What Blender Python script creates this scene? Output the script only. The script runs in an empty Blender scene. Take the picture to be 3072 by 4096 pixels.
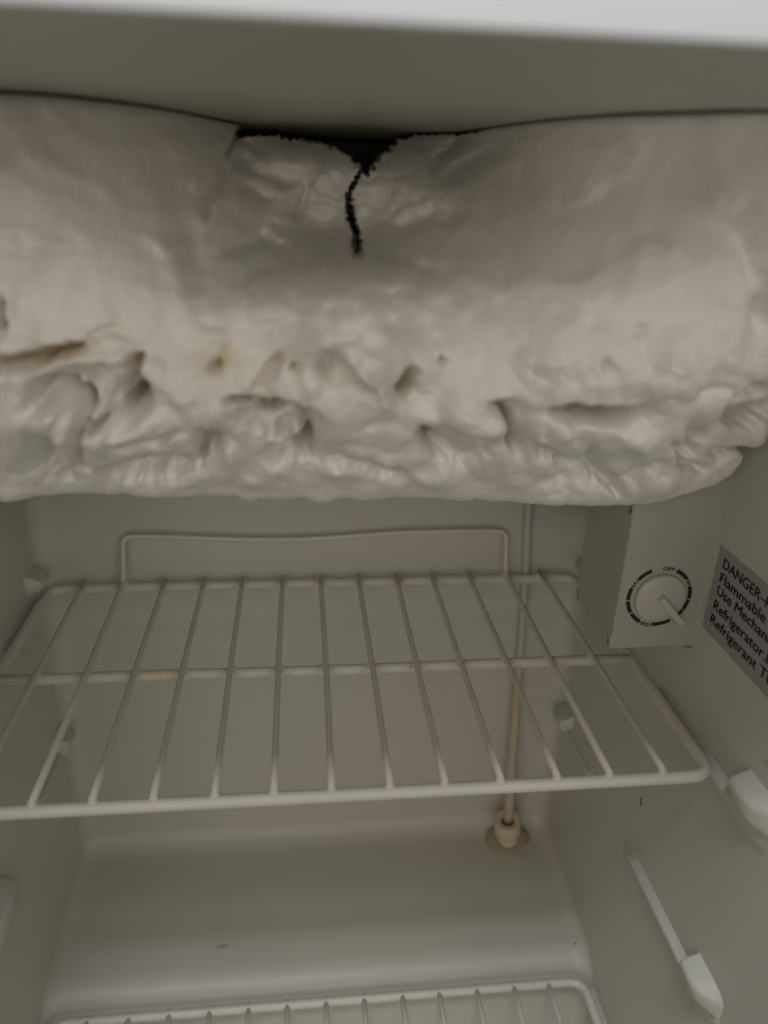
import bpy, bmesh, math, random
import numpy as np
from mathutils import Vector, Matrix

random.seed(7)
rng = np.random.default_rng(11)
scene = bpy.context.scene
COL = scene.collection

# ------------------------------------------------------------------ camera
# solved from the wire spacing of the shelf (13 wires, 27.5 mm apart)
CAM_ROT = (1.1618, -0.0312, -0.1043)
CAM_LOC = (0.1520, -0.2804, 0.2653)
F_PX = 3044.4                       # focal length in pixels of the 3072x4096 photograph
cam_d = bpy.data.cameras.new('camera')
cam = bpy.data.objects.new('camera', cam_d)
COL.objects.link(cam)
cam.location = CAM_LOC
cam.rotation_mode = 'XYZ'
cam.rotation_euler = CAM_ROT
cam_d.sensor_fit = 'VERTICAL'
cam_d.sensor_height = 36.0
cam_d.sensor_width = 27.0
cam_d.lens = 36.0 * F_PX / 4096
cam_d.clip_start = 0.005
cam_d.clip_end = 50
cam_d.dof.use_dof = True
cam_d.dof.focus_distance = 0.44
cam_d.dof.aperture_fstop = 6.4
scene.camera = cam
scene.render.resolution_x, scene.render.resolution_y = 768, 1024

# ------------------------------------------------------------------ world + lamps (indoor daylight through a window, warm room lamp, added front fill)
w = bpy.data.worlds.new('World'); scene.world = w; w.use_nodes = True
bgn = w.node_tree.nodes['Background']
bgn.inputs[0].default_value = (1.0, 0.93, 0.80, 1)
bgn.inputs[1].default_value = 0.135

def area(name, loc, target, size, power, col, sy=None):
    l = bpy.data.lights.new(name, 'AREA'); l.energy = power; l.color = col
    l.shape = 'RECTANGLE'; l.size = size; l.size_y = sy or size
    o = bpy.data.objects.new(name, l); COL.objects.link(o); o.location = loc
    d = Vector(target) - Vector(loc)
    o.rotation_euler = d.to_track_quat('-Z', 'Y').to_euler()
    return o
area('window_light', (-0.62, -1.55, 0.80), (0.17, 0.0, 0.15), 1.0, 4.7, (1.0, 0.91, 0.77), 0.6)
area('room_lamp', (0.95, -1.4, 0.74), (0.17, 0.0, 0.12), 0.6, 3.4, (0.98, 0.95, 0.89))
area('front_fill_light', (0.05, -2.4, 0.12), (0.17, 0.0, 0.22), 1.6, 6.2, (1.0, 0.92, 0.80), 0.8)  # low frontal fill, added to brighten the upper frost
area('ceiling_lamp', (-0.05, -0.80, 1.8), (0.12, -0.15, 0.3), 0.4, 19, (0.86, 0.93, 1.0))

scene.view_settings.view_transform = 'Standard'
scene.view_settings.look = 'None'
scene.view_settings.exposure = 0.0
scene.view_settings.gamma = 1.0
scene.render.engine = 'CYCLES'
try:
    scene.cycles.max_bounces = 10; scene.cycles.diffuse_bounces = 6
except Exception: pass

# ------------------------------------------------------------------ photo pixels <-> points
def _R(rx, ry, rz):
    cx, sx, cy, sy, cz, sz = math.cos(rx), math.sin(rx), math.cos(ry), math.sin(ry), math.cos(rz), math.sin(rz)
    X = np.array([[1,0,0],[0,cx,-sx],[0,sx,cx]]); Y = np.array([[cy,0,sy],[0,1,0],[-sy,0,cy]]); Z = np.array([[cz,-sz,0],[sz,cz,0],[0,0,1]])
    return Z @ Y @ X
RM = _R(*CAM_ROT); CC = np.array(CAM_LOC); KD = 3072 / 1659     # features are noted on a 1659 px wide view of the photograph
def ray(dx, dy):
    return RM @ np.array([(dx*KD - 1536)/F_PX, (2048 - dy*KD)/F_PX, -1.0])
def at(dx, dy, axis, v):
    d = ray(dx, dy); t = (v - CC[axis]) / d[axis]
    return CC + t*d
def project(P):                     # (n,3) -> (n,2) in the 1659 px view
    d = (P - CC) @ RM
    return np.stack([(1536 + F_PX*d[:,0]/-d[:,2])/KD, (2048 - F_PX*d[:,1]/-d[:,2])/KD], 1)

# ------------------------------------------------------------------ materials
def mat(name, col, rough=0.45, bump=0.0, bscale=300, var=0.04, vscale=12, spec=0.5, metallic=0.0, sss=0.0, coat=0.0, stains=()):
    m = bpy.data.materials.new(name); m.use_nodes = True
    nt = m.node_tree; N = nt.nodes; L = nt.links
    b = N['Principled BSDF']
    tc = N.new('ShaderNodeTexCoord')
    nz = N.new('ShaderNodeTexNoise'); nz.inputs['Scale'].default_value = vscale; nz.inputs['Detail'].default_value = 5
    L.new(tc.outputs['Object'], nz.inputs['Vector'])
    mx = N.new('ShaderNodeMix'); mx.data_type = 'RGBA'
    mx.inputs[6].default_value = tuple(c*(1-var) for c in col) + (1,)
    mx.inputs[7].default_value = tuple(min(1, c*(1+var)) for c in col) + (1,)
    L.new(nz.outputs['Fac'], mx.inputs[0])
    out = mx.outputs[2]
    for (cen, rad, scol, amt) in stains:           # dirt spots with a place and shape of their own
        vm = N.new('ShaderNodeVectorMath'); vm.operation = 'SUBTRACT'; vm.inputs[1].default_value = cen
        L.new(tc.outputs['Object'], vm.inputs[0])
        vs = N.new('ShaderNodeVectorMath'); vs.operation = 'DIVIDE'; vs.inputs[1].default_value = rad
        L.new(vm.outputs[0], vs.inputs[0])
        n2 = N.new('ShaderNodeTexNoise'); n2.inputs['Scale'].default_value = 160; n2.inputs['Detail'].default_value = 3
        L.new(tc.outputs['Object'], n2.inputs['Vector'])
        ln = N.new('ShaderNodeVectorMath'); ln.operation = 'LENGTH'; L.new(vs.outputs[0], ln.inputs[0])
        ad = N.new('ShaderNodeMath'); ad.operation = 'ADD'; L.new(ln.outputs['Value'], ad.inputs[0]); L.new(n2.outputs['Fac'], ad.inputs[1])
        mr = N.new('ShaderNodeMapRange'); mr.interpolation_type = 'SMOOTHSTEP'
        mr.inputs[1].default_value = 0.7; mr.inputs[2].default_value = 1.5; mr.inputs[3].default_value = amt; mr.inputs[4].default_value = 0
        L.new(ad.outputs[0], mr.inputs[0])
        m2 = N.new('ShaderNodeMix'); m2.data_type = 'RGBA'; m2.inputs[7].default_value = tuple(scol) + (1,)
        L.new(out, m2.inputs[6]); L.new(mr.outputs[0], m2.inputs[0]); out = m2.outputs[2]
    L.new(out, b.inputs['Base Color'])
    b.inputs['Roughness'].default_value = rough
    b.inputs['Specular IOR Level'].default_value = spec
    b.inputs['Metallic'].default_value = metallic
    b.inputs['Coat Weight'].default_value = coat
    if sss:
        b.inputs['Subsurface Weight'].default_value = sss
        b.inputs['Subsurface Radius'].default_value = (1.0, 0.9, 0.8)
        b.inputs['Subsurface Scale'].default_value = 0.006
    if bump:
        n3 = N.new('ShaderNodeTexNoise'); n3.inputs['Scale'].default_value = bscale; n3.inputs['Detail'].default_value = 4
        L.new(tc.outputs['Object'], n3.inputs['Vector'])
        bp = N.new('ShaderNodeBump'); bp.inputs['Strength'].default_value = bump; bp.inputs['Distance'].default_value = 0.0006
        L.new(n3.outputs['Fac'], bp.inputs['Height']); L.new(bp.outputs[0], b.inputs['Normal'])
    return m

WHITE = (0.54, 0.525, 0.475)
M_LINER = mat('liner_plastic', WHITE, 0.42, 0.12, 90, 0.035, 9, spec=0.4,
              stains=[((0.366, -0.023, 0.023), (0.004, 0.004, 0.004), (0.50, 0.40, 0.20), 0.8),
                      ((0.335, 0.222, -0.225), (0.02, 0.012, 0.04), (0.48, 0.40, 0.30), 0.55)])
M_HUMP = mat('hump_plastic', WHITE, 0.42, 0.12, 90, 0.035, 9, spec=0.4,
             stains=[((0.0884, 0.1272, -0.268), (0.008, 0.003, 0.01), (0.22, 0.21, 0.19), 0.6),
                     ((0.327, 0.200, -0.262), (0.03, 0.02, 0.02), (0.40, 0.32, 0.22), 0.5)])
M_TRIM = mat('trim_plastic', (0.86, 0.90, 0.96), 0.35, 0.0)
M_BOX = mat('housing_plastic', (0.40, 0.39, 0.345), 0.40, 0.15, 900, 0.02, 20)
M_DIAL = mat('dial_plastic', (0.48, 0.47, 0.42), 0.38, 0.0, var=0.02)
M_WIRE = mat('coated_wire', (0.60, 0.575, 0.515), 0.42, 0.25, 350, 0.05, 40,
             stains=[((0.069, 0.102, -0.004), (0.016, 0.01, 0.01), (0.66, 0.56, 0.36), 0.75),
                     ((0.223, 0.207, -0.001), (0.008, 0.006, 0.006), (0.45, 0.34, 0.2), 0.7),
                     ((0.214, 0.19, 0.0), (0.003, 0.02, 0.004), (0.45, 0.38, 0.26), 0.6)])
M_BLACK = mat('black_print', (0.012, 0.012, 0.012), 0.5, var=0.0)
M_LABEL = mat('silver_label', (0.31, 0.305, 0.315), 0.45, 0.0, var=0.05, vscale=60)
M_TUBE = mat('white_tube', (0.50, 0.48, 0.46), 0.4, var=0.05, vscale=60)
M_SLEEVE = mat('aged_sleeve', (0.50, 0.42, 0.32), 0.4, var=0.12, vscale=50)
M_COLLAR = mat('aged_collar', (0.60, 0.52, 0.38), 0.45, 0.2, 500, var=0.06, vscale=60)
M_RING = mat('collar_ring', (0.66, 0.62, 0.54), 0.35, var=0.05, vscale=60)
M_SEAL = mat('sealant', (0.33, 0.28, 0.20), 0.5, 0.5, 200, var=0.15, vscale=70)
M_DARK = mat('hole_shade_metal', (0.10, 0.095, 0.085), 0.6, var=0.1)
M_FREEZER_SHADE = mat('freezer_shade_metal', (0.045, 0.045, 0.045), 0.5, var=0.1)  # near black: shade of the frost opening put into the plate's colour
M_DIRT = mat('dirt', (0.03, 0.025, 0.02), 0.7, var=0.1)

# ------------------------------------------------------------------ object helpers
def link(name, me, m=None, parent=None, smooth=True):
    o = bpy.data.objects.new(name, me); COL.objects.link(o)
    if m: me.materials.append(m)
    if smooth:
        me.polygons.foreach_set('use_smooth', [True]*len(me.polygons))
    if parent: o.parent = parent
    return o
def empty(name, loc=(0,0,0)):
    o = bpy.data.objects.new(name, None); COL.objects.link(o); o.location = loc; o.empty_display_size = 0.02
    return o
def tag(o, label, cat, group=None, kind=None):
    o['label'] = label; o['category'] = cat
    if group: o['group'] = group
    if kind: o['kind'] = kind
    return o
def child(o, parent):               # keep world place
    o.parent = parent; o.matrix_parent_inverse = Matrix.Translation(parent.location).inverted()
    return o
def from_bm(name, bm, m, parent=None, smooth=True, auto=None):
    bmesh.ops.recalc_face_normals(bm, faces=bm.faces)
    me = bpy.data.meshes.new(name); bm.to_mesh(me); bm.free()
    o = link(name, me, m, None, smooth)
    if smooth and auto:
        me.set_sharp_from_angle(angle=math.radians(auto))
    if parent: child(o, parent)
    return o
def box_bm(x0, x1, y0, y1, z0, z1, bev=0.0, seg=3):
    bm = bmesh.new(); bmesh.ops.create_cube(bm, size=1)
    for v in bm.verts:
        v.co = Vector(((x0+x1)/2 + v.co.x*(x1-x0), (y0+y1)/2 + v.co.y*(y1-y0), (z0+z1)/2 + v.co.z*(z1-z0)))
    if bev: bmesh.ops.bevel(bm, geom=bm.edges[:], offset=bev, segments=seg, profile=0.5, affect='EDGES')
    return bm
def tube_bm(pts, rad, seg=10, closed=False, bm=None):
    bm = bm or bmesh.new(); pts = [Vector(p) for p in pts]; n = len(pts)
    rr = rad if hasattr(rad, '__len__') else [rad]*n
    rings = []; up = None
    for i, p in enumerate(pts):
        a = pts[(i-1) % n] if (closed or i > 0) else p
        b = pts[(i+1) % n] if (closed or i < n-1) else p
        t = (b - a).normalized()
        if up is None:
            up = t.orthogonal().normalized()
        up = (up - t*up.dot(t)).normalized()
        s = t.cross(up)
        rings.append([bm.verts.new(p + (up*math.cos(2*math.pi*k/seg) + s*math.sin(2*math.pi*k/seg))*rr[i]) for k in range(seg)])
    m = n if closed else n-1
    for i in range(m):
        A, B = rings[i], rings[(i+1) % n]
        # match the start of the closing ring
        off = 0
        if closed and i == n-1:
            off = min(range(seg), key=lambda q: (A[0].co - B[q].co).length)
        for k in range(seg):
            bm.faces.new((A[k], A[(k+1) % seg], B[(k+1+off) % seg], B[(k+off) % seg]))
    if not closed:
        bm.faces.new(rings[0]); bm.faces.new(rings[-1])
    return bm
def fillet(pts, r, seg=6, closed=False):
    out = []; n = len(pts); pts = [Vector(p) for p in pts]
    for i, p in enumerate(pts):
        if not closed and i in (0, n-1): out.append(p); continue
        a = (pts[i-1]-p); b = (pts[(i+1) % n]-p); ra = min(r, a.length*.49, b.length*.49)
        p0 = p + a.normalized()*ra; p1 = p + b.normalized()*ra
        for k in range(seg+1):
            t = k/seg; out.append(p0*(1-t)**2 + p*2*t*(1-t) + p1*t*t)
    return out
def prism_bm(poly, axis, a0, a1):
    """poly of 2-D points extruded along an axis; axis 'x': (y,z), 'z': (x,y)"""
    bm = bmesh.new()
    f = (lambda q, a: (a, q[0], q[1])) if axis == 'x' else (lambda q, a: (q[0], q[1], a))
    A = [bm.verts.new(f(q, a0)) for q in poly]; B = [bm.verts.new(f(q, a1)) for q in poly]
    n = len(poly)
    for i in range(n): bm.faces.new((A[i], A[(i+1) % n], B[(i+1) % n], B[i]))
    bm.faces.new(A); bm.faces.new(B)
    return bm
def lathe_bm(prof, seg=40, M=None):
    """prof (r, h) about local z"""
    bm = bmesh.new(); rings = []
    for r, h in prof:
        rings.append([bm.verts.new((r*math.cos(2*math.pi*k/seg), r*math.sin(2*math.pi*k/seg), h)) for k in range(seg)])
    for A, B in zip(rings, rings[1:]):
        for k in range(seg): bm.faces.new((A[k], A[(k+1) % seg], B[(k+1) % seg], B[k]))
    bm.faces.new(rings[0]); bm.faces.new(rings[-1])
    if M is not None: bmesh.ops.transform(bm, matrix=M, verts=bm.verts)
    return bm

# ------------------------------------------------------------------ refrigerator: liner, ceiling, rear step
XL, XR, YB, YF, ZC, ZF = -0.033, 0.3655, 0.222, -0.145, 0.287, -0.45
fridge = tag(empty('refrigerator', (0.166, 0.04, ZF)), 'open white compact refrigerator with an empty moulded plastic interior', 'refrigerator')

inner = fillet([(XL, YF, 0), (XL, YB, 0), (XR, YB, 0), (XR, YF, 0)], 0.016, 10)
T = 0.03
outer = [(XR+T, YF, 0), (XR+T, YB+T, 0), (XL-T, YB+T, 0), (XL-T, YF, 0)]
poly = [(p[0], p[1]) for p in inner] + [(p[0], p[1]) for p in outer]
bm = bmesh.new()                    # walls as one moulded U, quads between inner and outer skin
zs = [ZF, ZC + 0.03]
A = [[bm.verts.new((x, y, z)) for x, y in poly] for z in zs]
n = len(poly)
for i in range(n): bm.faces.new((A[0][i], A[0][(i+1) % n], A[1][(i+1) % n], A[1][i]))
for r in A: bm.faces.new(r)
from_bm('liner_wall', bm, M_LINER, fridge, True, 40)
# ceiling with a rounded front lip
prof = fillet([(YB+0.001, ZC, 0), (YF, ZC, 0), (YF, ZC+0.0295, 0), (YB+0.001, ZC+0.0295, 0)], 0.0012, 6)
from_bm('ceiling', prism_bm([(p[0], p[1]) for p in prof], 'x', XL-0.001, XR+0.001), M_LINER, fridge, True, 40)
from_bm('front_frame', box_bm(XL-T, XR+T, YF-0.0012, YF+0.004, ZC+0.0003, ZC+0.075, 0.0006), M_TRIM, fridge, True, 40)
from_bm('top_panel', box_bm(XL-T, XR+T, YF+0.0045, YB+T, ZC+0.0305, ZC+0.075, 0.002), M_TRIM, fridge, True, 40)
from_bm('floor', box_bm(XL+0.0005, XR-0.0005, YF, 0.0900, ZF, ZF+0.012), M_LINER, fridge, False)
hp = fillet([(0.2225, ZF, 0), (0.0900, ZF, 0), (0.0900, -0.274, 0), (0.2225, -0.261, 0), (0.2225, -0.222, 0)], 0.024, 12)
hp = [(p[0], p[1]) for p in hp]
hv = [Vector((p[0], p[1])) for p in hp]; SGN = 1
cr = 0.012; ds = [cr*t for t in (0, .04, .12, .22, .35, .5, .7, 1)]
xsx = [XL-.0005+d for d in ds] + [XR+.0005-d for d in reversed(ds)]
bm = bmesh.new(); rows_ = []
for x in xsx:
    d = min(x-(XL-.0005), XR+.0005-x); lift = cr - math.sqrt(max(0, cr*cr-(cr-min(d, cr))**2))
    row = []
    for i, p in enumerate(hv):
        a, b_ = hv[i-1], hv[(i+1) % len(hv)]; t = (b_-a).normalized(); nrm = Vector((-t.y, t.x))
        k_ = 0 if (p.y <= ZF+.001 or p.y > -0.226) else 1
        row.append(bm.verts.new((x, p.x + nrm.x*lift*k_*SGN, p.y + nrm.y*lift*k_*SGN)))
    rows_.append(row)
for A, B in zip(rows_, rows_[1:]):
    for i in range(len(hv)): bm.faces.new((A[i], A[(i+1) % len(hv)], B[(i+1) % len(hv)], B[i]))
bm.faces.new(rows_[0]); bm.faces.new(rows_[-1])
from_bm('rear_step', bm, M_HUMP, fridge, True, 50)

# moulded shelf supports on the side walls
def support(side, y0, y1, ztop, w=0.0062, name='support_ledge', tail=0.004):
    """ledge: rounded top edge, sloping underside, dying out into the wall at its front end; side=+1 right wall, -1 left wall"""
    xw = XR + 0.0006 if side > 0 else XL - 0.0006
    s = -side
    prof = fillet([(xw, ztop+0.002, 0), (xw + s*w*.35, ztop, 0), (xw + s*w, ztop-0.0005, 0), (xw + s*w*.8, ztop-0.006, 0), (xw, ztop-0.016, 0)], 0.004, 5)
    bm = bmesh.new()
    ys = [y0 + tail*t for t in (0, .25, .5, .75, 1)] + [y1-0.012, y1-.007, y1-.003, y1]
    ws = [0.02, .2, .5, .84, 1, 1, .93, .7, 0.1]
    rings = [[bm.verts.new((xw + (p[0]-xw)*k, y, p[1])) for p in prof] for y, k in zip(ys, ws)]
    m = len(prof)
    for A, B in zip(rings, rings[1:]):
        for i in range(m): bm.faces.new((A[i], A[(i+1) % m], B[(i+1) % m], B[i]))
    bm.faces.new(rings[0]); bm.faces.new(rings[-1])
    return from_bm(name, bm, M_LINER, fridge, True, 80)
def stop(side, y_face, y_full, y_end, zt, w=0.012, h=0.028):
    """raised block that keeps a shelf in place: upright riser at y_face, dying out into the wall towards y_end"""
    xw = XR + 0.0008 if side > 0 else XL - 0.0008
    s = -side
    prof = fillet([(xw, zt, 0), (xw + s*w, zt-0.005, 0), (xw + s*w*.85, zt-h*.65, 0), (xw, zt-h, 0)], 0.003, 5)
    dy = y_end-y_full; e = 0.0012*(1 if y_full > y_face else -1)
    ys = [y_face, y_face+e*.4, y_face+e*1.4, y_full, y_full+dy*.3, y_full+dy*.6, y_full+dy*.85, y_end]
    ws = [.80, .95, 1, 1, .86, .5, .17, .02]
    bm = bmesh.new()
    rings = [[bm.verts.new((xw + (p[0]-xw)*k, y, p[1])) for p in prof] for y, k in zip(ys, ws)]
    m = len(prof)
    for A, B in zip(rings, rings[1:]):
        for i in range(m): bm.faces.new((A[i], A[(i+1) % m], B[(i+1) % m], B[i]))
    bm.faces.new(rings[0]); bm.faces.new(rings[-1])
    return from_bm('shelf_stop', bm, M_LINER, fridge, True, 60)
for side in (1, -1):
    for zt in (-0.0083, -0.132):
        support(side, -0.050, 0.078, zt, tail=0.035)
        support(side, 0.135, 0.2065, zt, tail=0.012)
    stop(side, 0.190, 0.206, 0.2135, 0.016, 0.013, 0.016)
    stop(side, 0.190, 0.206, 0.2135, -0.1195, 0.013, 0.020)
    support(side, -0.12, 0.0850, -0.2845)
stop(1, -0.0135, -0.028, -0.044, 0.012, 0.012, 0.024)
stop(1, -0.0145, -0.028, -0.043, -0.1157, 0.012, 0.022)
stop(-1, -0.0135, -0.028, -0.044, 0.012, 0.012, 0.024)
stop(-1, 0.078, 0.050, 0.030, -0.129, 0.012, 0.032)

# ------------------------------------------------------------------ frost covering the freezer compartment
def hash2(ix, iy, seed):
    h = (ix.astype(np.int64)*374761393 + iy.astype(np.int64)*668265263 + seed*974634777) & 0xffffffff
    h = ((h ^ (h >> 13))*1274126177) & 0xffffffff
    return ((h ^ (h >> 16)) & 0xffffff) / float(0xffffff)
def gnoise(x, y, seed=0):
    ix, iy = np.floor(x), np.floor(y); fx, fy = x-ix, y-iy
    u = fx*fx*fx*(fx*(fx*6-15)+10); v = fy*fy*fy*(fy*(fy*6-15)+10)
    def g(a, b):
        t = hash2(ix+a, iy+b, seed)*2*np.pi
        return np.cos(t)*(fx-a) + np.sin(t)*(fy-b)
    return ((g(0,0)*(1-u)+g(1,0)*u)*(1-v) + (g(0,1)*(1-u)+g(1,1)*u)*v)*1.5
def worley(x, y, seed=0):
    ix, iy = np.floor(x), np.floor(y); best = np.full(x.shape, 9.0); second = np.full(x.shape, 9.0)
    for a in (-1, 0, 1):
        for b in (-1, 0, 1):
            px = ix+a+hash2(ix+a, iy+b, seed+1); py = iy+b+hash2(ix+a, iy+b, seed+2)
            d = np.hypot(px-x, py-y)
            second = np.where(d < best, best, np.minimum(second, d)); best = np.minimum(best, d)
    return best, second
def sstep(a, b, x):
    t = np.clip((x-a)/(b-a), 0, 1); return t*t*(3-2*t)
def seg_dist(U, V, pl):
    best = np.full(U.shape, 1e9); par = np.zeros(U.shape); tot = len(pl)-1
    for i in range(tot):
        (x0, y0), (x1, y1) = pl[i][:2], pl[i+1][:2]
        dx, dy = x1-x0, y1-y0; l2 = dx*dx+dy*dy+1e-9
        t = np.clip(((U-x0)*dx+(V-y0)*dy)/l2, 0, 1)
        d = np.hypot(U-x0-t*dx, V-y0-t*dy)
        par = np.where(d < best, (i+t)/tot, par); best = np.minimum(best, d)
    return best, par
def in_poly(U, V, pl):
    c = np.zeros(U.shape, bool); n = len(pl)
    for i in range(n):
        (x0, y0), (x1, y1) = pl[i], pl[(i+1) % n]
        k = ((y0 > V) != (y1 > V)) & (U < (x1-x0)*(V-y0)/((y1-y0) or 1e-9) + x0)
        c ^= k
    return c

# depth of the frost surface (y) at places seen in the photograph
CT = [(-600,200,-.01),(-600,420,-.03),(-600,620,-.04),(-600,900,-.03),(-600,1060,-.012),
      (-300,195,-.012),(-300,420,-.03),(-300,640,-.042),(-300,900,-.034),(-300,1060,-.016),
      (0,195,-.010),(200,210,.000),(400,240,.041),(520,270,.095),(700,281,.112),(900,287,.108),(1000,283,.085),(1120,265,.028),(1250,250,-.011),(1450,240,-.039),(1659,235,-.057),(1900,235,-.06),
      (0,400,-.040),(200,400,-.028),(400,400,.012),(480,380,.036),(560,380,.056),(700,380,.066),(800,400,.062),(950,400,.048),(1150,400,.010),(1400,400,-.027),(1659,400,-.055),(1900,400,-.055),
      (0,520,-.048),(200,520,-.038),(380,540,-.012),(560,520,.030),(700,515,.050),(780,515,.052),(950,510,.026),(1150,520,-.010),(1400,520,-.037),(1659,520,-.056),(1900,520,-.045),
      (0,620,-.045),(200,620,-.038),(400,620,-.024),(520,625,-.012),(600,605,-.014),(700,582,-.012),(770,572,-.011),(850,582,-.012),(910,620,-.012),(1100,610,-.024),(1300,600,-.040),(1500,600,-.050),(1659,600,-.054),(1900,640,-.03),
      (0,750,-.046),(300,750,-.040),(600,740,-.033),(900,740,-.034),(1200,750,-.044),(1500,750,-.050),(1659,750,-.042),(1850,760,-.01),
      (0,900,-.040),(300,900,-.035),(600,900,-.031),(900,900,-.032),(1200,900,-.037),(1450,900,-.036),(0,970,-.015),(300,975,-.009),(700,980,-.006),(1100,985,-.007),(1380,985,-.009),(1600,900,-.015),(1659,880,.000),(1800,900,.03),
      (0,1030,.014),(300,1040,.020),(700,1045,.022),(1100,1050,.022),(1380,1055,.020),(1500,1030,.020),(1600,1000,.026),(1659,980,.034)]
P = np.array([at(u, v, 1, y) for u, v, y in CT]); SC = np.array([1.0, 1.25])
X2 = P[:, [0, 2]]*SC
def rbf_k(A, B):
    r2 = ((A[:, None, :]-B[None, :, :])**2).sum(-1)*100 + 1e-9; return r2*np.log(r2)*.5
Kmat = rbf_k(X2, X2) - 2e-4*np.eye(len(X2))*0
nC = len(X2); Q = np.concatenate([np.ones((nC,1)), X2], 1)
Sys = np.block([[Kmat + 0.004*np.eye(nC), Q], [Q.T, np.zeros((3,3))]])
sol = np.linalg.lstsq(Sys, np.concatenate([P[:,1], np.zeros(3)]), rcond=None)[0]
def base_y(x, z):
    out = np.empty(x.shape); Xq = np.stack([x.ravel(), z.ravel()], 1)*SC; res = np.empty(len(Xq))
    for i in range(0, len(Xq), 20000):
        B = Xq[i:i+20000]
        res[i:i+20000] = rbf_k(B, X2) @ sol[:nC] + sol[nC] + B @ sol[nC+1:]
    return res.reshape(x.shape)

# lower edge of the frost
be = [(-700,1045),(-300,1052),(0,1060),(150,1066),(300,1070),(512,1076),(526,1090),(545,1094),(562,1079),(600,1079),(662,1081),(682,1097),(708,1099),(732,1081),(800,1079),(900,1080),(1030,1083),(1055,1090),(1085,1085),(1150,1084),(1260,1085),(1340,1090),(1390,1093),(1420,1086),(1445,1074),(1480,1063),(1534,1054),(1580,1040),(1640,1014),(1700,990),(1850,960)]
bp3 = np.array([at(u, v, 1, 0.042 if u < 1420 else 0.042 - (u-1420)/230*0.004) for u, v in be])
NX, NZ = 820, 300
xs = np.linspace(XL+0.001, XR-0.001, NX)
zb = np.interp(xs, bp3[:,0], bp3[:,2])
zb += gnoise(xs*160, xs*0+3.3, 5)*0.0007
tt = np.linspace(0, 1, NZ)
ZTOP = ZC - 0.0006
Xg = np.repeat(xs[None, :], NZ, 0); Zg = zb[None, :] + (ZTOP - zb[None, :])*tt[:, None]
Yg = base_y(Xg, Zg)
# rim rounding along the bottom, at the ceiling and at both walls
hb = (Zg - zb[None, :]); k = np.clip(1 - hb/0.010, 0, 1); Yg += 0.012*(1-np.sqrt(np.clip(1-k*k, 0, 1)))
ht = ZTOP - Zg; k = np.clip(1 - ht/0.0035, 0, 1); Yg += 0.006*(1-np.sqrt(np.clip(1-k*k, 0, 1)))
for dist in (Xg - xs[0], xs[-1] - Xg):
    k = np.clip(1 - dist/0.02, 0, 1); Yg += 0.03*(1-np.sqrt(np.clip(1-k*k, 0, 1)))
uv = project(np.stack([Xg.ravel(), Yg.ravel(), Zg.ravel()], 1)); U = uv[:,0].reshape(Xg.shape); V = uv[:,1].reshape(Xg.shape)
wu = gnoise(U/45, V/45, 21)*9 + gnoise(U/14, V/14, 22)*3.5; wv = gnoise(U/45, V/45, 23)*9 + gnoise(U/14, V/14, 24)*3.5
Uw, Vw = U + wu, V + wv
dY = np.zeros(Xg.shape); stain = np.zeros(Xg.shape)
def groove(pl, w, d, warp=1.0, prof=1.6):
    global dY
    w, d = w*1.35, (d*2.4 if d > 0 else d*1.1)
    D_, s_ = seg_dist(U + wu*warp, V + wv*warp, pl)
    taper = np.minimum(1, np.minimum(s_, 1-s_)*5 + 0.25)
    g = np.exp(-(D_/(w))**2*prof)*d*taper/1000
    dY += g; return g
def blob(cx, cy, rx, ry, d, rot=0.0, p=2.0, warp=1.0):
    global dY
    if d > 0 and cy > 730: d *= 1.6
    c, s = math.cos(math.radians(rot)), math.sin(math.radians(rot))
    a = (U+wu*warp-cx); b = (V+wv*warp-cy)
    q = np.sqrt(((a*c+b*s)/rx)**2 + ((-a*s+b*c)/ry)**2)
    g = np.exp(-np.abs(q)**p*1.4)*d/1000
    dY += g; return g
def step(pl, side_w, d, sharp=3.0, length=60):
    """one side of a line stands proud of the other (right side of the direction is pushed back), fading out with distance"""
    global dY
    best = np.full(U.shape, 1e9); sg = np.zeros(U.shape); par = np.zeros(U.shape); tot = len(pl)-1
    for i in range(tot):
        (x0, y0), (x1, y1) = pl[i], pl[i+1]; dx, dy = x1-x0, y1-y0; l2 = dx*dx+dy*dy
        t = np.clip(((Uw-x0)*dx+(Vw-y0)*dy)/l2, 0, 1); D_ = np.hypot(Uw-x0-t*dx, Vw-y0-t*dy)
        cr = (dx*(Vw-y0)-dy*(Uw-x0))
        sg = np.where(D_ < best, np.sign(cr), sg); par = np.where(D_ < best, (i+t)/tot, par); best = np.minimum(best, D_)
    taper = np.clip(np.minimum(par, 1-par)*6, 0, 1)
    sd = best*sg
    dY += d/1000*taper*sstep(-sharp, sharp, sd)*np.exp(-np.clip(sd, 0, None)/length)

# --- lumpy, crumbled lower belt
belt = sstep(690, 830, V)*(1-0.55*sstep(1030, 1075, V))
rough = 0.12 + 0.88*belt
xm, zm = U*0.16, V*0.16                 # millimetres along the leaning surface
wx = gnoise(xm/16, zm/16, 31)*6; wz = gnoise(xm/16, zm/16, 32)*6
f1, f2 = worley((xm+wx*1.5)/28, (zm+wz*1.5)/22, 41)
dY += belt*(0.0080*np.clip(f1, 0, 1)**1.8)
g1, g2 = worley((xm+wx*.6)/11, (zm+wz*.6)/9.5, 47)
dY += belt*(0.0020*np.clip(g1, 0, 1)**1.8) * (0.4+0.6*sstep(-.2, .3, gnoise(xm/25, zm/25, 48)))
dY -= belt*0.0030*np.abs(gnoise((xm+wx)/18, (zm+wz)/17, 51))
dY -= belt*0.0006*gnoise((xm+wx)/5, (zm+wz)/5, 52)
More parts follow.
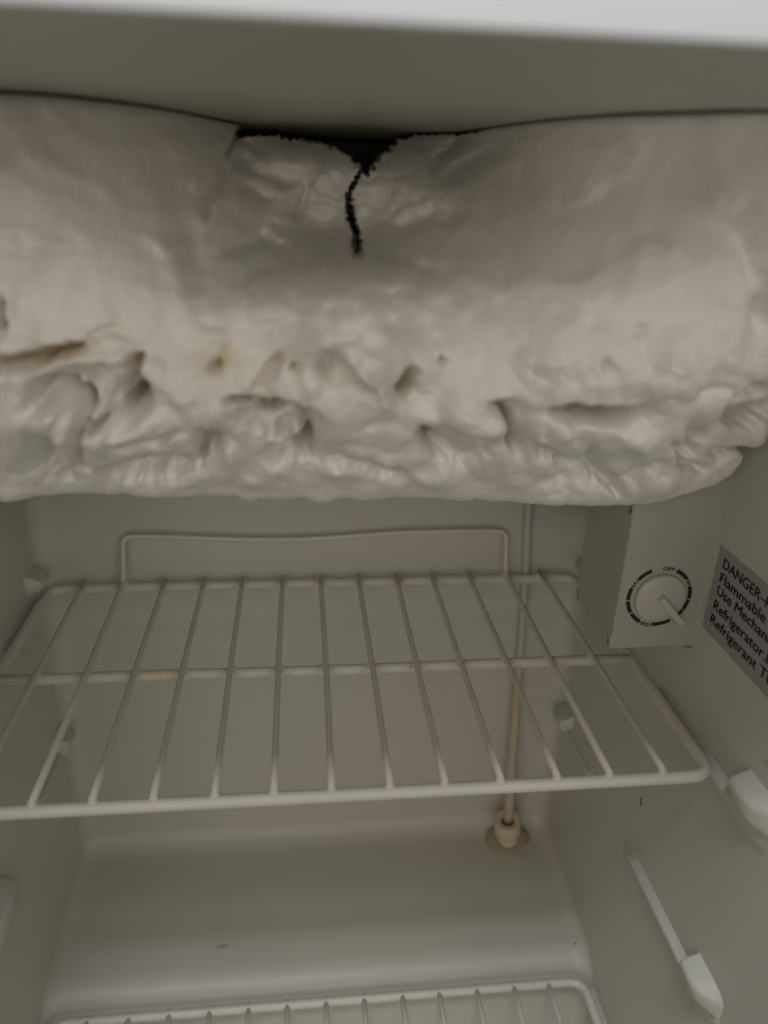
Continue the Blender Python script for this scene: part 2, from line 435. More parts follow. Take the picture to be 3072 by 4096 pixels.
# broad soft undulation and drapery-like streaks above
dY += (1-belt)*0.0026*gnoise(xm/34, zm/24, 61) + (1-belt)*0.0010*gnoise(xm/9, zm/14, 62)
dY += (1-belt)*0.0005*gnoise(xm/3.2, zm/4.2, 63)
cent = np.exp(-((U-600)/260)**2 - ((V-430)/150)**2)
dY += cent*(0.0030*gnoise(U/60, V/45, 66) + 0.0007*gnoise(U/18, V/18, 67))
dY += 0.00022*rough*gnoise(xm/1.3, zm/1.3, 71)

noise_part = dY.copy(); dY[:] = 0
# --- ledge over the belly, ridges and folds of the upper half
step([(930,590),(850,558),(770,548),(700,560),(580,588),(505,618)], 1, 10, 7, 45)
blob(770, 596, 140, 40, -6, 0, 2); blob(570, 640, 80, 44, -4, -15, 2); blob(720, 632, 60, 26, -2.5); blob(915, 588, 40, 26, 8)
step([(462,420),(478,360),(500,310),(522,276)], 1, 9, 8, 80)
blob(430, 395, 16, 26, -4, 20); groove([(480,340),(462,420),(440,470)], 10, 4)
groove([(525,400),(560,420),(600,430)], 14, 2)
blob(375, 560, 34, 90, -4.0, -18); groove([(325,430),(350,480),(385,560)], 24, -1.2); groove([(400,480),(430,560),(440,640)], 26, 2.2)
blob(640, 345, 120, 44, -7, 8, 3)                       # pillow left of the crack
groove([(500,330),(530,360),(600,380),(658,392)], 14, 2)
step([(750,432),(700,420),(662,398)], 1, -7, 3, 40)
blob(706, 455, 34, 30, -5, 0, 3); groove([(660,400),(655,440),(640,470)], 8, 3)
groove([(480,545),(560,520),(640,540)], 16, 2.5)
blob(610, 420, 44, 30, -4, 0, 3)
groove([(1010,285),(965,325),(938,352),(930,372)], 16, 3)
blob(890, 330, 60, 42, -4, -35, 2); blob(850, 440, 80, 60, -3, -30, 2)
groove([(935,395),(1020,350),(1100,320)], 16, 2.5); groove([(850,500),(930,470),(1000,460)], 20, 2)
for q in range(9): blob(772+3*math.sin(q*2.1), 405+q*17, 13, 10, -3.0, 0, 2, .3)
for q in range(5): blob(722+q*2, 425+q*26, 16, 13, -2.4, 0, 2, .3)
for q in range(7): blob(1010+q*26, 292-q*4, 15, 12, -3, 0, 2, .5)
for q in range(9): blob(545+q*24, 290+abs(q-2)*3, 15, 10, -2.4, 0, 2, .5)
h1_, h2_ = worley(Uw/30, Vw/24, 91)
dY -= 0.0030*np.clip(1-h1_*h1_*1.6, 0, 1)*np.exp(-((U-790)/210)**2-((V-470)/120)**2)
h1_, h2_ = worley(Uw/52, Vw/44, 95)
dY -= 0.0045*np.clip(1-h1_*h1_*1.6, 0, 1)*np.exp(-((U-720)/280)**2-((V-650)/80)**2)
# --- right edge
groove([(1605,500),(1625,560),(1640,640),(1652,720)], 28, 2.2); blob(1690, 590, 60, 80, -4)
blob(1645, 675, 20, 40, 6)
# --- pits, slits and torn hollows of the belt
groove([(-40,790),(40,778),(110,768),(182,748)], 11, 9)
groove([(185,735),(225,715),(285,722)], 7, 3)
groove([(310,762),(292,790),(276,830),(262,868)], 12, 8); groove([(215,790),(245,800),(262,792)], 8, 6)
blob(205, 856, 125, 62, 13, 6, 5); blob(272, 880, 32, 40, 12, 30); groove([(255,905),(280,880),(305,865)], 9, 6, .5); blob(300, 872, 22, 16, 6)
groove([(72,870),(78,838),(98,822),(122,842),(150,868),(170,900),(182,920)], 8, 8)
groove([(230,840),(205,880),(190,915)], 7, -7); groove([(130,800),(165,830),(150,850)], 10, -6); groove([(110,905),(140,880),(165,925)], 8, -4)
groove([(290,845),(250,890),(215,925)], 6, -7)
groove([(180,925),(230,905),(300,890),(318,868)], 6, 5)
groove([(165,960),(172,935),(205,920)], 7, 6); groove([(172,960),(170,1000),(195,1010)], 8, 5)
groove([(90,940),(110,1000),(160,1035)], 12, 4); blob(130, 950, 30, 20, -4); blob(260, 950, 80, 22, -4, -8)
groove([(395,935),(300,960),(240,955)], 9, 3); groove([(430,1000),(330,1015),(250,1020)], 14, 4)
blob(470, 786, 14, 14, 7, 0, 2, .5); blob(486, 765, 12, 20, 3)
groove([(490,862),(520,862),(545,872)], 8, 9); groove([(560,882),(590,892),(625,878)], 11, 9); blob(600, 885, 34, 16, 5)
groove([(640,905),(668,900),(672,960),(660,985)], 14, 8); groove([(590,935),(640,940)], 12, 6); groove([(575,985),(640,970),(680,975)], 12, 6)
blob(456, 958, 18, 20, 12, 0, 2, .5); groove([(434,925),(437,960),(434,1000)], 8, 8); blob(500, 990, 28, 34, -5); blob(610, 1010, 44, 32, -5); blob(540, 1030, 26, 18, -3)
groove([(605,765),(585,800),(560,830)], 9, 4); groove([(640,785),(632,800)], 8, 4); blob(720, 800, 30, 34, 6); groove([(728,790),(722,830)], 5, -3)
groove([(740,760),(800,820),(850,880)], 12, -5); groove([(890,795),(882,830),(862,872)], 11, 9); blob(845, 850, 16, 20, 5); groove([(948,770),(960,785)], 7, 5)
groove([(905,925),(930,945),(948,965)], 9, 8); blob(840, 970, 110, 40, -4, 5, 4); groove([(700,985),(790,1000),(900,1040)], 14, 3)
groove([(1060,872),(1095,882),(1110,905),(1104,940),(1110,970)], 10, 9); blob(1118, 905, 8, 10, -4); blob(1060, 975, 22, 9, -4, -35); blob(1155, 945, 14, 12, -4)
blob(1010, 905, 80, 34, -5, 0, 3); groove([(930,970),(1000,990),(1090,950)], 14, 4)
groove([(1190,886),(1240,882),(1262,896),(1300,904),(1345,894),(1396,882)], 9, 12, .4); groove([(1250,895),(1300,903),(1345,896)], 10, 8, .3)
groove([(1150,960),(1210,1000),(1290,1010)], 12, 4); blob(1340, 950, 70, 40, -4); groove([(1270,965),(1290,1020),(1340,1060)], 12, 5)
groove([(1450,950),(1470,990),(1500,960),(1535,930)], 9, 6); groove([(1290,770),(1310,795)], 8, 4); blob(1255, 795, 40, 26, -3)
groove([(1590,915),(1640,890),(1690,870)], 10, 9); groove([(1570,885),(1600,860),(1665,830)], 12, 6); groove([(1540,985),(1590,975),(1680,970)], 9, 6); groove([(1465,985),(1475,1010),(1530,1010)], 9, 5)
groove([(1375,715),(1395,712)], 7, 3); groove([(-10,650),(2,690),(-5,720)], 10, 8)
blob(20, 670, 12, 40, -3)

blob(600, 905, 95, 38, 8, 5, 4); blob(655, 960, 34, 46, 7, 0, 3); blob(1112, 930, 26, 60, 8); blob(940, 955, 44, 24, 7, 25)
blob(1290, 893, 110, 16, 9, 0, 4); blob(1600, 900, 70, 36, 9, -25); blob(470, 962, 34, 40, 6); blob(720, 805, 42, 46, 5); blob(95, 975, 40, 40, 6)
blob(330, 1010, 120, 22, 6, -6); blob(720, 1010, 50, 24, -6); blob(900, 1030, 80, 24, -6); blob(1040, 930, 50, 30, -5); blob(1200, 930, 40, 34, -6); blob(1350, 940, 60, 36, -6); blob(1400, 1040, 60, 30, -6)
blob(1220, 1030, 70, 26, 6); blob(1500, 950, 30, 40, 6); blob(1250, 740, 120, 60, -4, 0, 3); blob(1430, 820, 90, 50, -4, 0, 3); blob(640, 700, 120, 60, -3, 0, 3); blob(900, 700, 60, 40, 4)
# --- the dark opening under the ceiling and the crack running down from it
hole = [(505,304),(518,270),(540,262),(620,258),(800,262),(960,266),(1040,268),(1085,262),(1040,283),(990,289),(930,289),(900,293),(862,305),(832,330),(808,356),(790,384),(776,366),(760,344),(732,326),(690,312),(640,303),(600,298),(560,294),(535,292)]
Uh, Vh = U + wu*.35 + gnoise(U/11, V/11, 153)*6, V + wv*.35 + gnoise(U/11, V/11, 154)*7
inside = in_poly(Uh, Vh, hole)
edge, _ = seg_dist(Uh, Vh, hole + hole[:1])
dh = np.where(inside, np.minimum(1, edge/6), 0)
crack = [(786,352,5),(770,385,4),(752,412,4),(750,440,5),(757,470,8),(768,500,7),(770,522,9),(771,544,10)]
Dk, par = seg_dist(U + wu*.45 + gnoise(U/9, V/9, 151)*6, V + wv*.25 + gnoise(U/9, V/9, 152)*6, crack)
wk = np.interp(par, np.linspace(0, 1, len(crack)), [c[2] for c in crack])
ck = np.clip(1 - (Dk/(wk*1.35))**2, 0, 1)**.5
dk2, _ = seg_dist(U + wu*.5, V + wv*.5, [(520,272),(506,300),(490,330)]); ck2 = np.clip(1-(dk2/6)**2, 0, 1)
depth_add = np.maximum.reduce([dh*0.11, ck*0.045, ck2*0.012])
def soften(A, sig):
    k_ = np.exp(-.5*(np.arange(-3*sig, 3*sig+1)/sig)**2); k_ /= k_.sum(); r = 3*sig
    for ax in (0, 1):
        B = np.pad(A, [(r, r) if a == ax else (0, 0) for a in (0, 1)], mode='edge')
        A = sum(w_*np.take(B, range(i, i+A.shape[ax]), axis=ax) for i, w_ in enumerate(k_))
    return A
dY = 0.25*noise_part + 0.75*soften(noise_part, 3) + soften(dY, 1)   # frost has few crisp ridges
# fluffy rime: rounded grains on rounded lumps, denser where the frost is old and broken
den = 0.16 + 0.84*np.clip(belt + np.exp(-((U-760)/300)**2-((V-520)/170)**2) + 0.5*sstep(-.1, .35, gnoise(xm/30, zm/22, 101)), 0, 1)
for sc, amp, sd in ((15.0, 5.0, 111), (7.5, 2.8, 121), (3.6, 0.85, 131), (1.7, 0.22, 141)):
    px_ = gnoise(xm/sc/1.3, zm/sc/1.3, sd+5)*sc*.35; pz_ = gnoise(xm/sc/1.3, zm/sc/1.3, sd+6)*sc*.35
    q1, _q = worley((xm+px_)/sc, (zm+pz_)/(sc*.9), sd)
    pat = 0.45 + 0.55*sstep(-.25, .3, gnoise(xm/sc/3, zm/sc/3, sd+8))
    dY -= soften(den*pat*amp/1000*np.sqrt(np.clip(1-(q1/.85)**2, 0, 1)), 1)
Y1 = np.minimum(Yg + dY, 0.180)
Y2 = np.minimum(Y1 + depth_add, 0.188)
kk = (Y2 - CC[1])/(Y1 - CC[1])                  # the opening and the crack run straight back into the frost
Xg2 = CC[0] + (Xg - CC[0])*kk; Zg2 = np.minimum(CC[2] + (Zg - CC[2])*kk, ZTOP); Yg2 = Y2
# --- stains
def st(cx, cy, rx, ry, a, rot=0):
    global stain
    c, s = math.cos(math.radians(rot)), math.sin(math.radians(rot)); p, q = U+wu-cx, V+wv-cy
    stain = np.maximum(stain, a*np.exp(-(((p*c+q*s)/rx)**2+((-p*s+q*c)/ry)**2)))
st(110, 768, 95, 20, .6, -10); st(285, 800, 18, 50, .55, 15); st(235, 795, 36, 14, .5); st(472, 786, 22, 18, .7); st(488, 762, 14, 26, .55)
st(600, 780, 26, 12, .4, -50); st(635, 785, 9, 14, .45); st(880, 830, 14, 34, .35, 15); st(550, 850, 26, 40, .3); st(470, 780, 70, 50, .22); st(110, 770, 150, 34, .25)

verts = np.stack([Xg2, Yg2, Zg2], -1).reshape(-1, 3)
idx = np.arange(NX*NZ).reshape(NZ, NX)
fq = np.stack([idx[:-1,:-1], idx[:-1,1:], idx[1:,1:], idx[1:,:-1]], -1).reshape(-1, 4)
deep = (np.maximum(dh, ck*.93) > 0.85).ravel()       # here the opening reaches through into the hollow freezer space
faces = fq[~deep[fq].all(1)].tolist()
# underside curling back, then the body behind
extra = []; base = len(verts)
rows = [(0.010, 0.0015), (0.03, 0.001), (0.08, 0.002), (0.2, 0.004)]
prev = idx[0]; nv = base; ev = []
for (by, bz) in rows:
    yy = np.minimum(Yg2[0] + by, 0.19); yy = np.maximum(yy, Yg2[0]); zz = Zg[0] + bz + gnoise(xs*120, xs*0+by*90, 77)*0.001
    ev.append(np.stack([xs, yy, zz], -1)); cur = np.arange(nv, nv+NX); nv += NX
    faces += np.stack([prev[1:], prev[:-1], cur[:-1], cur[1:]], -1).tolist(); prev = cur
allv = np.concatenate([verts] + ev)
me = bpy.data.meshes.new('frost_mass'); me.from_pydata(allv.tolist(), [], faces); me.update()
at_ = me.attributes.new('stain', 'FLOAT', 'POINT')
sv = np.zeros(len(allv), np.float32); sv[:NX*NZ] = stain.ravel(); at_.data.foreach_set('value', sv)
M_FROST = bpy.data.materials.new('frost'); M_FROST.use_nodes = True
nt = M_FROST.node_tree; N = nt.nodes; L = nt.links; b = N['Principled BSDF']
tc = N.new('ShaderNodeTexCoord')
n1 = N.new('ShaderNodeTexNoise'); n1.inputs['Scale'].default_value = 22; n1.inputs['Detail'].default_value = 6; L.new(tc.outputs['Object'], n1.inputs['Vector'])
c1 = N.new('ShaderNodeMix'); c1.data_type = 'RGBA'; c1.inputs[6].default_value = (0.82, 0.79, 0.75, 1); c1.inputs[7].default_value = (0.88, 0.865, 0.84, 1); L.new(n1.outputs['Fac'], c1.inputs[0])
ats = N.new('ShaderNodeAttribute'); ats.attribute_name = 'stain'
c2 = N.new('ShaderNodeMix'); c2.data_type = 'RGBA'; c2.inputs[7].default_value = (0.58, 0.44, 0.22, 1); L.new(c1.outputs[2], c2.inputs[6]); L.new(ats.outputs['Fac'], c2.inputs[0])
L.new(c2.outputs[2], b.inputs['Base Color'])
b.inputs['Roughness'].default_value = 0.9; b.inputs['Specular IOR Level'].default_value = 0.04; b.inputs['IOR'].default_value = 1.31
b.inputs['Subsurface Weight'].default_value = 0.0; b.inputs['Subsurface Radius'].default_value = (1, .95, .9); b.inputs['Subsurface Scale'].default_value = 0.0025
n2 = N.new('ShaderNodeTexNoise'); n2.inputs['Scale'].default_value = 420; n2.inputs['Detail'].default_value = 5; L.new(tc.outputs['Object'], n2.inputs['Vector'])
n3 = N.new('ShaderNodeTexNoise'); n3.inputs['Scale'].default_value = 110; n3.inputs['Detail'].default_value = 3; L.new(tc.outputs['Object'], n3.inputs['Vector'])
ad = N.new('ShaderNodeMath'); ad.operation = 'ADD'; L.new(n2.outputs['Fac'], ad.inputs[0]); L.new(n3.outputs['Fac'], ad.inputs[1])
bpn = N.new('ShaderNodeBump'); bpn.inputs['Strength'].default_value = 0.6; bpn.inputs['Distance'].default_value = 0.0008
L.new(ad.outputs[0], bpn.inputs['Height']); L.new(bpn.outputs[0], b.inputs['Normal'])
frost = link('frost_buildup', me, M_FROST)
tag(frost, 'thick lumpy white frost filling the freezer space under the ceiling, cracked at the top', 'frost')

# freezer compartment hidden inside the frost: a metal plate, coloured near black for the shade in the opening
from_bm('freezer_plate', box_bm(XL+0.012, XR-0.012, 0.1915, 0.2195, 0.15, ZC-0.001, 0.002), M_FREEZER_SHADE, fridge, True, 40)

# ------------------------------------------------------------------ wire shelves
S = 0.0275
def shelf(name, label, z, y0, y1, mid, loop, jit, wz, group):
    root = tag(empty(name, (0.166, (y0+y1)/2, z)), label, 'wire shelf', group)
    RR, RW = 0.0033, 0.0018
    x0, x1 = -0.0245, 0.3565
    pts = fillet([(x0, y0, z-.0047), (x1, y0, z-.0047), (x1, y1, z-.0047), (x0, y1, z-.0047)], 0.012, 8, True)
    fine = []
    for i, p in enumerate(pts):
        q = pts[(i+1) % len(pts)]; m = max(1, int((q-p).length/0.02))
        for k_ in range(m): fine.append(p + (q-p)*k_/m)
    from_bm('frame', tube_bm(fine, RR, 14, True), M_WIRE, root)
    if mid: from_bm('cross_bar', tube_bm([(x0+.0005 + (x1-x0-.001)*t, mid, z-.0048+.0004*math.sin(t*9)) for t in np.linspace(0, 1, 14)], RR, 14), M_WIRE, root)
    for i in range(13):
        if loop and i in (1, 11): continue
        xa, xb = i*S + random.uniform(-jit, jit), i*S + random.uniform(-jit, jit)
        bow = random.uniform(-jit, jit)*.7
        p = [(xa+(xb-xa)*t + bow*math.sin(math.pi*t), y0+.0004+(y1+.002-y0)*t, z+wz) for t in np.linspace(0, 1, 10)]
        bm = tube_bm(p, RW, 10)
        for yy in ((y0+.0010, y1) if not mid else (y0+.0010, mid, y1)):     # weld beads under the coating
            bmesh.ops.create_uvsphere(bm, u_segments=10, v_segments=6, radius=1, matrix=Matrix.Translation((xa+(xb-xa)*(yy-y0)/(y1-y0), yy, z+wz-.0012)) @ Matrix.Diagonal((.0026, .0024, .0016, 1)))
        from_bm('wire', bm, M_WIRE, root)
    if loop:
        xa, xb = S, 11*S
        p = [(xa+.0002, y0+.0004, z+wz), (xa, (y0+y1)/2, z+wz), (xa-.001, y1-.001, z+wz+.001), (xa+.001, y1+.0035, z+.034)]
        top = [(xa+.002+(xb-xa-.004)*t, y1+.0045, z+.0335-.0045*math.sin(math.pi*min(1, t*1.25))**2) for t in np.linspace(0.06, 0.94, 15)]
        q = [(xb-.001, y1+.0035, z+.033), (xb, y1-.001, z+wz+.001), (xb, (y0+y1)/2, z+wz), (xb-.0003, y0+.0004, z+wz)]
        pl = p[:2] + fillet([p[1], p[2], p[3], top[0]], 0.006, 6)[1:-1] + top + fillet([top[-1]] + q[:3], 0.006, 6)[1:-1] + q[2:]
        bm = tube_bm(pl, RW, 10)
        for xx in (xa, xb):
            for yy in (y0+.001, mid, y1):
                bmesh.ops.create_uvsphere(bm, u_segments=10, v_segments=6, radius=1, matrix=Matrix.Translation((xx, yy, z+wz-.0012)) @ Matrix.Diagonal((.0026, .0024, .0016, 1)))
        o = from_bm('back_loop', bm, M_WIRE, root)
        o['label'] = 'long wire bent up into a low guard along the rear edge'
    return root
shelf('wire_shelf', 'white coated wire shelf with a low rear guard, hung beneath the frost', 0.0, 0.0, 0.2100, 0.1025, True, 0.0007, 0.0, 'wire shelves in the refrigerator')
shelf('wire_shelf', 'white coated wire shelf lying in front of the rear step', -0.273, -0.125, 0.0830, None, False, 0.0007, -0.0035, 'wire shelves in the refrigerator')

# ------------------------------------------------------------------ thermostat
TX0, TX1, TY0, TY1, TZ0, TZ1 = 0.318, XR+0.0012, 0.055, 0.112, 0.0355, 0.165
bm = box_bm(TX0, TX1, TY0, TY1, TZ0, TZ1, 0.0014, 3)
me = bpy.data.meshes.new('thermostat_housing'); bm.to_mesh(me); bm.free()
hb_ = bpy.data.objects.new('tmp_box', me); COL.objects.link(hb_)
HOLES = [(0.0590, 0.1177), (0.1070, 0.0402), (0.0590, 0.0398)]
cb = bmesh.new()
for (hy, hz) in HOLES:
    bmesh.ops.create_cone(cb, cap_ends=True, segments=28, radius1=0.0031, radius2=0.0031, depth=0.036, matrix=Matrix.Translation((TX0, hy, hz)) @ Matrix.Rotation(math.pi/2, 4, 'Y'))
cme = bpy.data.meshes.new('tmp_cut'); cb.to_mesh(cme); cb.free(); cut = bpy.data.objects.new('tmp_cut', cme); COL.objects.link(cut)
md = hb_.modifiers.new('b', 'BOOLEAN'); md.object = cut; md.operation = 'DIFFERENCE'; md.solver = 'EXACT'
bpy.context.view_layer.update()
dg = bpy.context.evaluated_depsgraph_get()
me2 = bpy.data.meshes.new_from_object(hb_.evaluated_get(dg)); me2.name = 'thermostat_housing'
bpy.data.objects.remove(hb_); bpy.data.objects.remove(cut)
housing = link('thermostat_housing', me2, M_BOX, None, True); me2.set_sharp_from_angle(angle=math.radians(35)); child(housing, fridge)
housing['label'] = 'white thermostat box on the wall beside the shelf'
for (hy, hz) in HOLES:
    o = from_bm('screw_head', lathe_bm([(0.0001, -.0006), (0.0027, -.0006), (0.0027, 0.0004), (0.002, 0.001), (0.0001, 0.0012)], 20, Matrix.Translation((TX0+0.0150, hy, hz)) @ Matrix.Rotation(-math.pi/2, 4, 'Y')), M_DARK, None, True, 40)
    child(o, housing)
    bm = bmesh.new(); ring = [(TX0-0.0002, hy+0.0034*math.cos(a), hz+0.0034*math.sin(a)) for a in np.linspace(0, 2*math.pi, 29)[:-1]]
    child(from_bm('hole_rim', tube_bm(ring, 0.0005, 8, True), M_BOX), housing)
# dial: origin on the front face, x right, z up
DC = Vector((0.3403, TY0, 0.0678))
RD = 0.0138
def front(r, deg, off=0.0): a = math.radians(deg); return Vector((DC.x + r*math.cos(a), TY0 - off, DC.z + r*math.sin(a)))
MF = Matrix.Translation(DC) @ Matrix.Rotation(math.pi/2, 4, 'X')         # local z -> -y (towards the room)
dial = from_bm('dial', lathe_bm([(0.0001, -.001), (RD-.0006, -.001), (RD-.0006, 0.0005), (RD, 0.0008), (RD, 0.0026), (RD-.0006, 0.0032), (RD*.75, 0.0036), (RD*.4, 0.0046), (0.0001, 0.0050)], 64, MF), M_DIAL, None, True, 50)
child(dial, housing)
# raised pointer ridge from the hub out across the ring
pa = math.radians(-47.5); u_ = Vector((math.cos(pa), 0, math.sin(pa))); v_ = Vector((-math.sin(pa), 0, math.cos(pa)))
bm = bmesh.new(); bmesh.ops.create_cube(bm, size=1)
for v in bm.verts:
    sx, sy, sz = v.co.x+.5, v.co.y*2, v.co.z+.5
    L0 = -0.0036 + sx*(0.0036+0.0186); wd = (0.0021 - 0.0003*sz)
    v.co = DC + u_*(L0 - (0.0 if sx < .5 else 0.0006*sz)) + v_*(sy*wd) + Vector((0, -(0.0030 + sz*0.0052), 0))
bmesh.ops.bevel(bm, geom=bm.edges[:], offset=0.0006, segments=3, profile=0.5, affect='EDGES')
child(from_bm('pointer', bm, M_DIAL, None, True, 60), housing)
def arc(a0, a1, r0=0.01585, r1=0.01805):
    bm = bmesh.new(); m = max(3, int(abs(a1-a0)/3)); A, B = [], []
    for k_ in range(m+1):
        a = a0+(a1-a0)*k_/m
        A.append(bm.verts.new(front(r0, a, 0.00015))); B.append(bm.verts.new(front(r1, a, 0.00015)))
    for k_ in range(m): bm.faces.new((A[k_], A[k_+1], B[k_+1], B[k_]))
    ret = bmesh.ops.extrude_face_region(bm, geom=bm.faces[:])
    for g in ret['geom']:
        if isinstance(g, bmesh.types.BMVert): g.co.y += 0.00012
    return child(from_bm('scale_mark', bm, M_BLACK, None, False), housing)
for a0, a1 in ((113, 140), (161.5, 185), (187.5, 213), (216, 239.5), (266, 301.5), (319.5, 330), (331, 352.5), (354.5, 378.5), (399, 425.5)): arc(a0, a1)

def text_mesh(txt, size, M, bold=0.0, xs_=1.0):
    cu = bpy.data.curves.new('t', 'FONT'); cu.body = txt; cu.size = size; cu.align_x = 'LEFT'; cu.resolution_u = 4
    ob = bpy.data.objects.new('t', cu); COL.objects.link(ob); bpy.context.view_layer.update()
    m_ = bpy.data.meshes.new_from_object(ob.evaluated_get(bpy.context.evaluated_depsgraph_get()))
    bpy.data.objects.remove(ob); bpy.data.curves.remove(cu)
    n_ = len(m_.vertices); co = np.empty(n_*3, np.float32); m_.vertices.foreach_get('co', co); co = co.reshape(-1, 3)
    co[:, 0] *= xs_
    if bold:
        pol = [list(p.vertices) for p in m_.polygons]; n0 = len(co)
        co = np.concatenate([co, co + np.array([bold, 0, 0], np.float32), co + np.array([bold*.5, bold*.5, 0], np.float32)])
        bpy.data.meshes.remove(m_); m_ = bpy.data.meshes.new('text')
        m_.from_pydata(co.tolist(), [], pol + [[i+n0 for i in p] for p in pol] + [[i+2*n0 for i in p] for p in pol])
    return m_, co
def put(m_, co): m_.vertices.foreach_set('co', co.astype(np.float32).ravel()); m_.update()
def dial_word(txt, deg, size, r, flip):
    """word bent along the dial ring; flip: letters stand with their feet outward"""
    m_, co = text_mesh(txt, size, None, 0.00016, 1.3)
    cx = (co[:,0].min()+co[:,0].max())/2; hy = co[:,1].max()
    out = np.empty_like(co)
    for i, (x, y, z) in enumerate(co):
        x -= cx
        if flip: rr = r + hy/2 - y; a = math.radians(deg) + x/r
        else: rr = r - hy/2 + y; a = math.radians(deg) - x/r
        out[i] = (DC.x+rr*math.cos(a), TY0-0.00018, DC.z+rr*math.sin(a))
    put(m_, out)
    child(link('dial_word', m_, M_BLACK, None, False), housing)
dial_word('OFF', 82, 0.0030, 0.0170, False)
dial_word('MIN', 28.8, 0.0028, 0.0170, False)
dial_word('MAX', 150.5, 0.0030, 0.0169, False)
dial_word('MED', 252, 0.0030, 0.0174, True)
child(from_bm('mounting_tab', box_bm(XR-0.0040, XR+0.0008, TY0-0.0015, TY0+0.006, TZ0-0.0022, TZ0-0.0002, 0.0008, 3), M_BOX, None, True, 50), housing)

# ------------------------------------------------------------------ warning label on the right wall
lx = XR - 0.0002
bm = box_bm(lx-0.0002, lx+0.0001, -0.075, 0.0500, 0.0520, 0.1005)
label = from_bm('warning_label', bm, M_LABEL, None, False); child(label, fridge)
label['label'] = 'grey sticker with black danger text on the side wall'
LINES = [('DANGER\u2013Risk of Fire or Explosion.', 0.0906), ('Flammable Refrigerant Used. Do Not', 0.0827), ('Use Mechanical Devices To Defrost', 0.0755), ('Refrigerator.Do Not Puncture', 0.0668), ('Refrigerant Tubing.', 0.0585)]
FIT = [('DANGER', 0.0336), ('Flammable', 0.0412), ('Use Mechanic', 0.0513), ('Refrigerator.', 0.0475), ('Refrigerant', 0.0432)]   # widths read off the wall
SCL = {}
for wd_, wid in FIT:
    m_, co = text_mesh(wd_, 0.0077, None, 0.0, 1.0); SCL[wd_[:6]] = wid/(co[:,0].max()-co[:,0].min())
    if wd_ == 'Refrigerant': SCL['Refrigerant'] = wid/(co[:,0].max()-co[:,0].min())
    if wd_ == 'Refrigerator.': SCL['Refrigerator'] = wid/(co[:,0].max()-co[:,0].min())
    bpy.data.meshes.remove(m_)
for txt, z in LINES:
    m_, co = text_mesh(txt, 0.0077, None, 0.00020, next(SCL[k_] for k_ in sorted(SCL, key=len, reverse=True) if txt.startswith(k_)))
    y = 0.0437 - (co[:,0] - co[:,0].min())
    out = np.stack([np.full(len(co), lx-0.00045), y, z + co[:,1]], 1)
    put(m_, out); child(link('text_line', m_, M_BLACK, None, False), label)

# ------------------------------------------------------------------ refrigerant tube down the rear wall and its fitting
tp = [(0.3165, 0.2165, 0.17), (0.3168, 0.2165, 0.06), (0.3205, 0.2165, 0.0), (0.3232, 0.2160, -0.06), (0.3245, 0.2155, -0.100)]
def spline(p, m=6):
    p = [Vector(q) for q in p]; out = []
    for i in range(len(p)-1):
        a, b_, c, d = p[max(0, i-1)], p[i], p[i+1], p[min(len(p)-1, i+2)]
        for k_ in range(m):
            t = k_/m; out.append(.5*((2*b_)+(c-a)*t+(2*a-5*b_+4*c-d)*t*t+(3*b_-a-3*c+d)*t**3))
    return out + [p[-1]]
tube = from_bm('refrigerant_tube', tube_bm(spline(tp), 0.0029, 14), M_TUBE, None); child(tube, fridge)
sl = spline([(0.3243, 0.2158, -0.094), (0.3250, 0.2130, -0.130), (0.3255, 0.2085, -0.18), (0.3262, 0.2040, -0.222), (0.3268, 0.2025, -0.245)])
child(from_bm('sleeve', tube_bm(sl, [0.0036+0.0010*(i/(len(sl)-1)) for i in range(len(sl))], 16), M_SLEEVE), tube)
MC = Matrix.Translation((0.3270, 0.2010, -0.2585)) @ Matrix.Rotation(math.radians(7), 4, 'X') @ Matrix.Rotation(math.radians(-6), 4, 'Y')
child(from_bm('collar', lathe_bm([(0.0052, 0.016), (0.0060, 0.0255), (0.0104, 0.0262), (0.0112, 0.0252), (0.0115, 0.0105), (0.0108, 0.0095), (0.0060, 0.0095)], 40, MC), M_COLLAR, None, True, 45), tube)
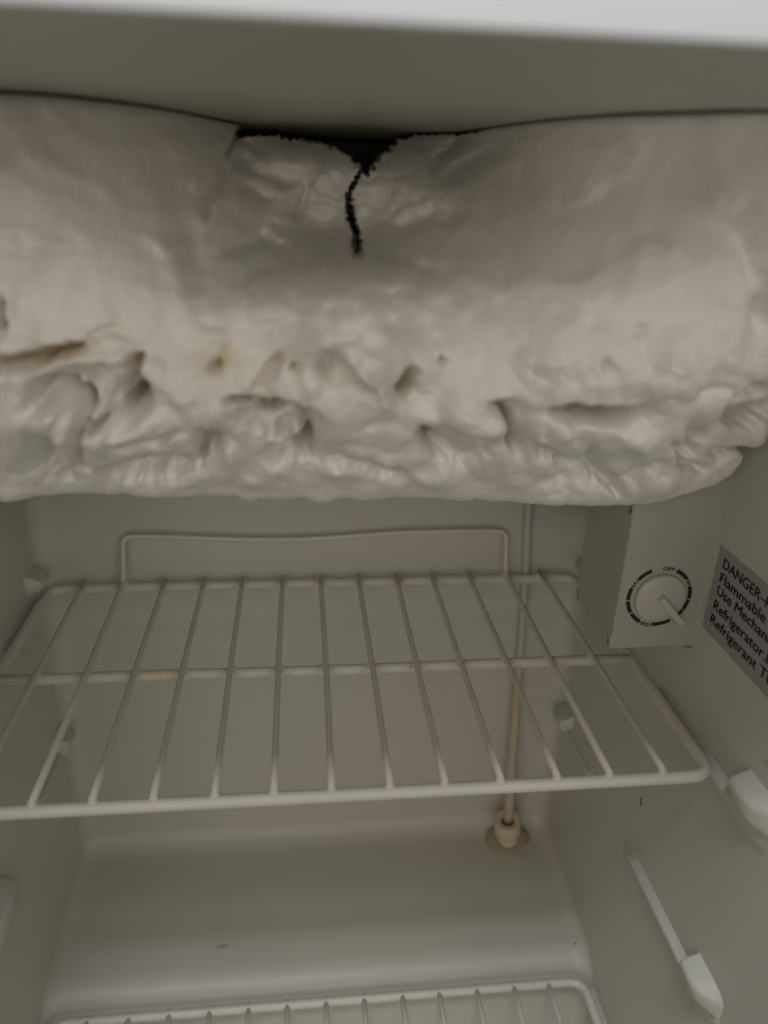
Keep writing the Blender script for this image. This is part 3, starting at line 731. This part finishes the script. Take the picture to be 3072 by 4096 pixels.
child(from_bm('collar_ring', lathe_bm([(0.002, 0.0090), (0.0088, 0.0090), (0.0092, 0.008), (0.0088, 0.0030), (0.0070, -0.001), (0.002, -0.002)], 40, MC @ Matrix.Translation((0.0004, -0.0006, 0))), M_RING, None, True, 45), tube)
# squeezed-out sealant lying in the bend between rear wall and step
bm = bmesh.new(); bmesh.ops.create_icosphere(bm, subdivisions=4, radius=1)
for v in bm.verts:
    a = math.atan2(v.co.y, v.co.x); k_ = 1 + .10*math.sin(2*a+.6) + .06*math.sin(5*a+1)
    v.co = Vector((v.co.x*.0185*k_, v.co.y*.0165*k_, max(-.3, v.co.z)*.0045))
bmesh.ops.transform(bm, matrix=Matrix.Translation((0.3280, 0.2030, -0.2625)) @ Matrix.Rotation(math.radians(28), 4, 'X'), verts=bm.verts)
o = from_bm('sealant_pad', bm, M_SEAL); child(o, fridge)

# ------------------------------------------------------------------ small dirt
hp_ = spline([(XR-0.0006, 0.0722, -0.0895), (XR-0.0012, 0.0712, -0.0912), (XR-0.0008, 0.0704, -0.0930), (XR-0.0006, 0.0703, -0.0945)])
tag(from_bm('hair', tube_bm(hp_, 0.00028, 6), M_DIRT), 'short dark hair stuck to the side wall below the wire shelf', 'hair')
def fleck(loc, r, lab):
    bm = bmesh.new(); bmesh.ops.create_icosphere(bm, subdivisions=2, radius=1)
    for v in bm.verts: v.co = Vector((v.co.x*r[0], v.co.y*r[1], v.co.z*r[2]))*random.uniform(.75, 1.25) + Vector(loc)
    tag(from_bm('dirt_fleck', bm, M_DIRT), lab, 'dirt', 'dark dirt flecks')
p = at(932, 1775, 1, YB-0.0003); fleck(p, (.0009, .0004, .0006), 'tiny dark fleck on the rear wall left of the tube fitting')
p = at(888, 1436, 2, -0.0018); fleck((p[0], 0.1003, -0.0030), (.0007, .0006, .0005), 'tiny dark fleck stuck to the cross bar of the wire shelf')
p = at(1243, 2038, 2, -0.2685); fleck(p, (.0011, .0004, .0003), 'tiny dark fleck on the rear step near the side wall')
